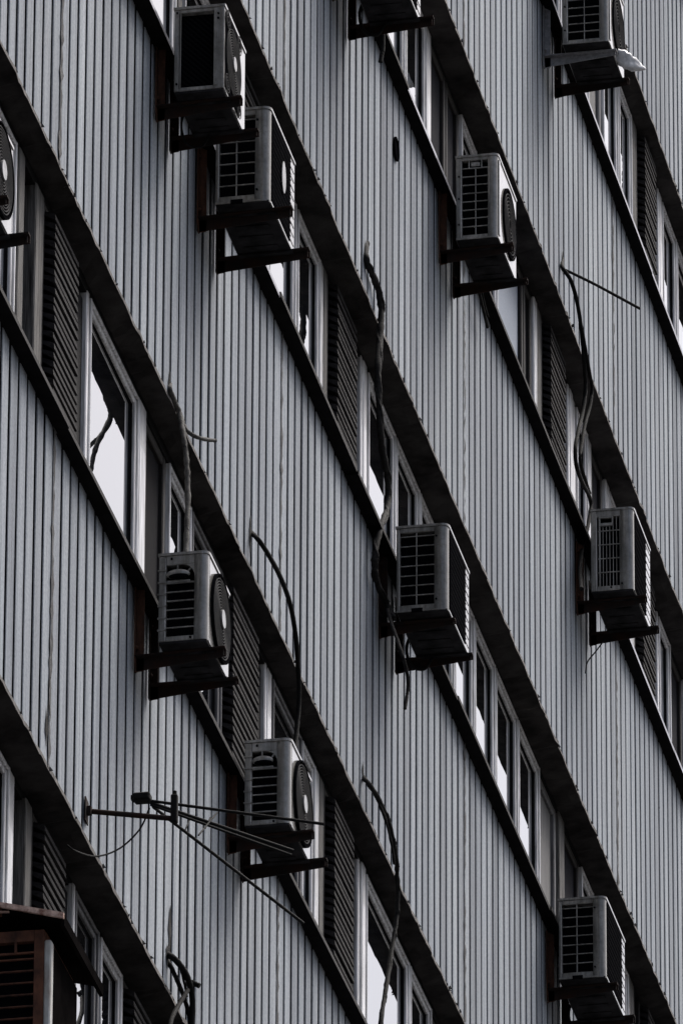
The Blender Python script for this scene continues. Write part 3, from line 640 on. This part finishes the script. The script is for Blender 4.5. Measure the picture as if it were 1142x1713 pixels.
b = MB(); b.box((A_.x - .038, A_.y - .035, A_.z - .019), (A_.x + .040, A_.y + .03, A_.z + .019), 0, .007); b.box((A_.x - .050, A_.y - .02, A_.z - .011), (A_.x - .0385, A_.y + .02, A_.z + .014), 0, .003); b.build('amplifier', M['cable'], t)
aer([([(0.280,-5.859,-4.234), (1.040,-5.662,-4.324)], .0072)], 'rod')
aer([([(0.280,-5.833,-4.232), (0.840,-5.372,-4.314)], .0085), ([(0.280,-5.833,-4.243), (0.840,-5.412,-4.352)], .006)], 'rod')
aer([([(0.280,-5.782,-4.230), (0.720,-4.530,-4.302)], .0075)], 'rod')
aer([([(0.520,-5.525,-4.166), (0.500,-5.828,-4.408)], .004), ([(0.420,-5.637,-4.236), (0.420,-5.749,-4.347)], .0035), ([(0.500,-5.573,-4.209), (0.500,-5.687,-4.312)], .0035)], 'cross_element')
b = MB(); b.tube(spline([Vector(q) - O for q in [(0.280,-5.857,-4.268),(0.240,-5.844,-4.354),(0.180,-5.866,-4.437),(0.120,-5.914,-4.500),(0.070,-6.056,-4.575),(0.040,-6.288,-4.647),(0.012,-6.335,-4.636)]], 6), .0042, 7); b.build('lead_wire', M['cable'], t)
# plastic bag caught under the top right bracket
c0, c1 = Vector((0.400,6.314,5.999)), Vector((0.580,6.400,5.910))
b = MB(); vs = []; fs = []; nu, nv = 18, 14; rg = random.Random(5)
ax = (c1 - c0); e1 = Vector((.08, 1, .1)).normalized(); e2 = ax.cross(e1).normalized(); e1 = e2.cross(ax).normalized()
for j in range(nv + 1):
    u = j / nv; r = .055 * (math.sin(math.pi * min(1, u * .93 + .05)) ** .6) * (1.15 - .75 * u)
    for i in range(nu):
        a = 2 * math.pi * i / nu; rr = r * (1 + .22 * math.sin(3 * a + 5 * u) + rg.uniform(-.22, .22))
        vs.append(c0 + ax * u + e1 * math.cos(a) * rr * .8 + e2 * math.sin(a) * rr + Vector((0, 0, -.022 * math.sin(math.pi * u))))
for j in range(nv):
    for i in range(nu): fs.append([j*nu+i, j*nu+(i+1)%nu, (j+1)*nu+(i+1)%nu, (j+1)*nu+i])
fs.append(list(range(nu))[::-1]); fs.append([nv*nu+i for i in range(nu)])
b.add(vs, fs, 0, True); b.tube(spline([c0 + Vector((-.02,0,.06)), c0 + Vector((.0,.0,.02)), c0 + ax*.1], 5), .006, 6)
tag(b.build('plastic_bag', M['bag']), 'crumpled whitish plastic bag snagged on the pale top right bracket', 'bag')
# torn slots in the boards where the cables come out
def scar(y, z, w, h, seed):
    rg = random.Random(seed); n = 9; l = []; r = []
    for i in range(n + 1):
        u = i / n; ww = w * math.sin(math.pi * min(1, .06 + .9 * u)) * rg.uniform(.55, 1.2)
        l.append((.0045, y - ww, z + h * (u - .5))); r.append((.0045, y + ww * rg.uniform(.5, 1), z + h * (u - .5)))
    b = MB(); b.add(l + r, [(i, n + 1 + i, n + 2 + i, i + 1) for i in range(n)]); part(b, 'cable_hole', M['sealant2'])
scar(-2.332, -1.222, 0.028, 0.2, 0)
scar(0.609, 1.810, 0.024, 0.16, 1)
scar(6.788, 4.858, 0.024, 0.16, 2)
scar(-4.103, -4.124, 0.03, 0.3, 3)
scar(-4.257, -1.331, 0.03, 0.12, 4)
scar(0.593, -1.214, 0.02, 0.12, 5)
scar(-4.137, -4.244, 0.05, 0.12, 6)
scar(-6.692, -4.056, 0.04, 0.22, 7)
scar(-6.740, -4.237, 0.03, 0.2, 8)


# ------------------------------------------------------------------ light, sky, camera
w = bpy.data.worlds.new('World'); S.world = w; w.use_nodes = True
nt = w.node_tree; bg = nt.nodes['Background']
sky = nt.nodes.new('ShaderNodeTexSky'); sky.sky_type = 'NISHITA'; sky.sun_disc = False
SUN_EL, SUN_AZ = math.radians(60), math.radians(38)      # azimuth from +Y towards +X
sky.sun_elevation = SUN_EL; sky.sun_rotation = SUN_AZ
sky.air_density = 1.0; sky.dust_density = 8.0; sky.ozone_density = 1.0; sky.altitude = 100
hs = nt.nodes.new('ShaderNodeHueSaturation'); hs.inputs['Saturation'].default_value = .8
nt.links.new(sky.outputs[0], hs.inputs['Color']); nt.links.new(hs.outputs[0], bg.inputs['Color'])
bg.inputs['Strength'].default_value = .125
sd = bpy.data.lights.new('sun', 'SUN'); sd.energy = 2.6; sd.angle = math.radians(34); sd.color = (1, .985, .97)
so = bpy.data.objects.new('sun', sd); COL.objects.link(so)
dv = Vector((math.sin(SUN_AZ) * math.cos(SUN_EL), math.cos(SUN_AZ) * math.cos(SUN_EL), math.sin(SUN_EL)))
so.rotation_euler = dv.to_track_quat('Z', 'Y').to_euler(); so.location = (20, 10, 30)

cam = bpy.data.cameras.new('camera'); co = bpy.data.objects.new('camera', cam); COL.objects.link(co)
rt = Vector((0.9815978259230337, 0.19091657027207132, 0.004070790921041729)); up = Vector((0.0791458811841217, -0.4261440832631817, 0.9011865233076731)); fw = Vector((-0.1737861836705164, 0.884280545695387, 0.43341236584793685))
Mx = Matrix((rt, up, -fw)).transposed().to_4x4(); Mx.translation = (9.233776158591828, -46.98445208871865, -23.02848641980117)
co.matrix_world = Mx
cam.sensor_fit = 'HORIZONTAL'; cam.sensor_width = 36; cam.lens = 17175.895725856797 / 1142 * 36
cam.clip_start = 1; cam.clip_end = 3000
S.camera = co
S.view_settings.view_transform = 'Standard'; S.view_settings.look = 'None'; S.view_settings.exposure = 0.56; S.view_settings.gamma = 1
S.render.engine = 'CYCLES'
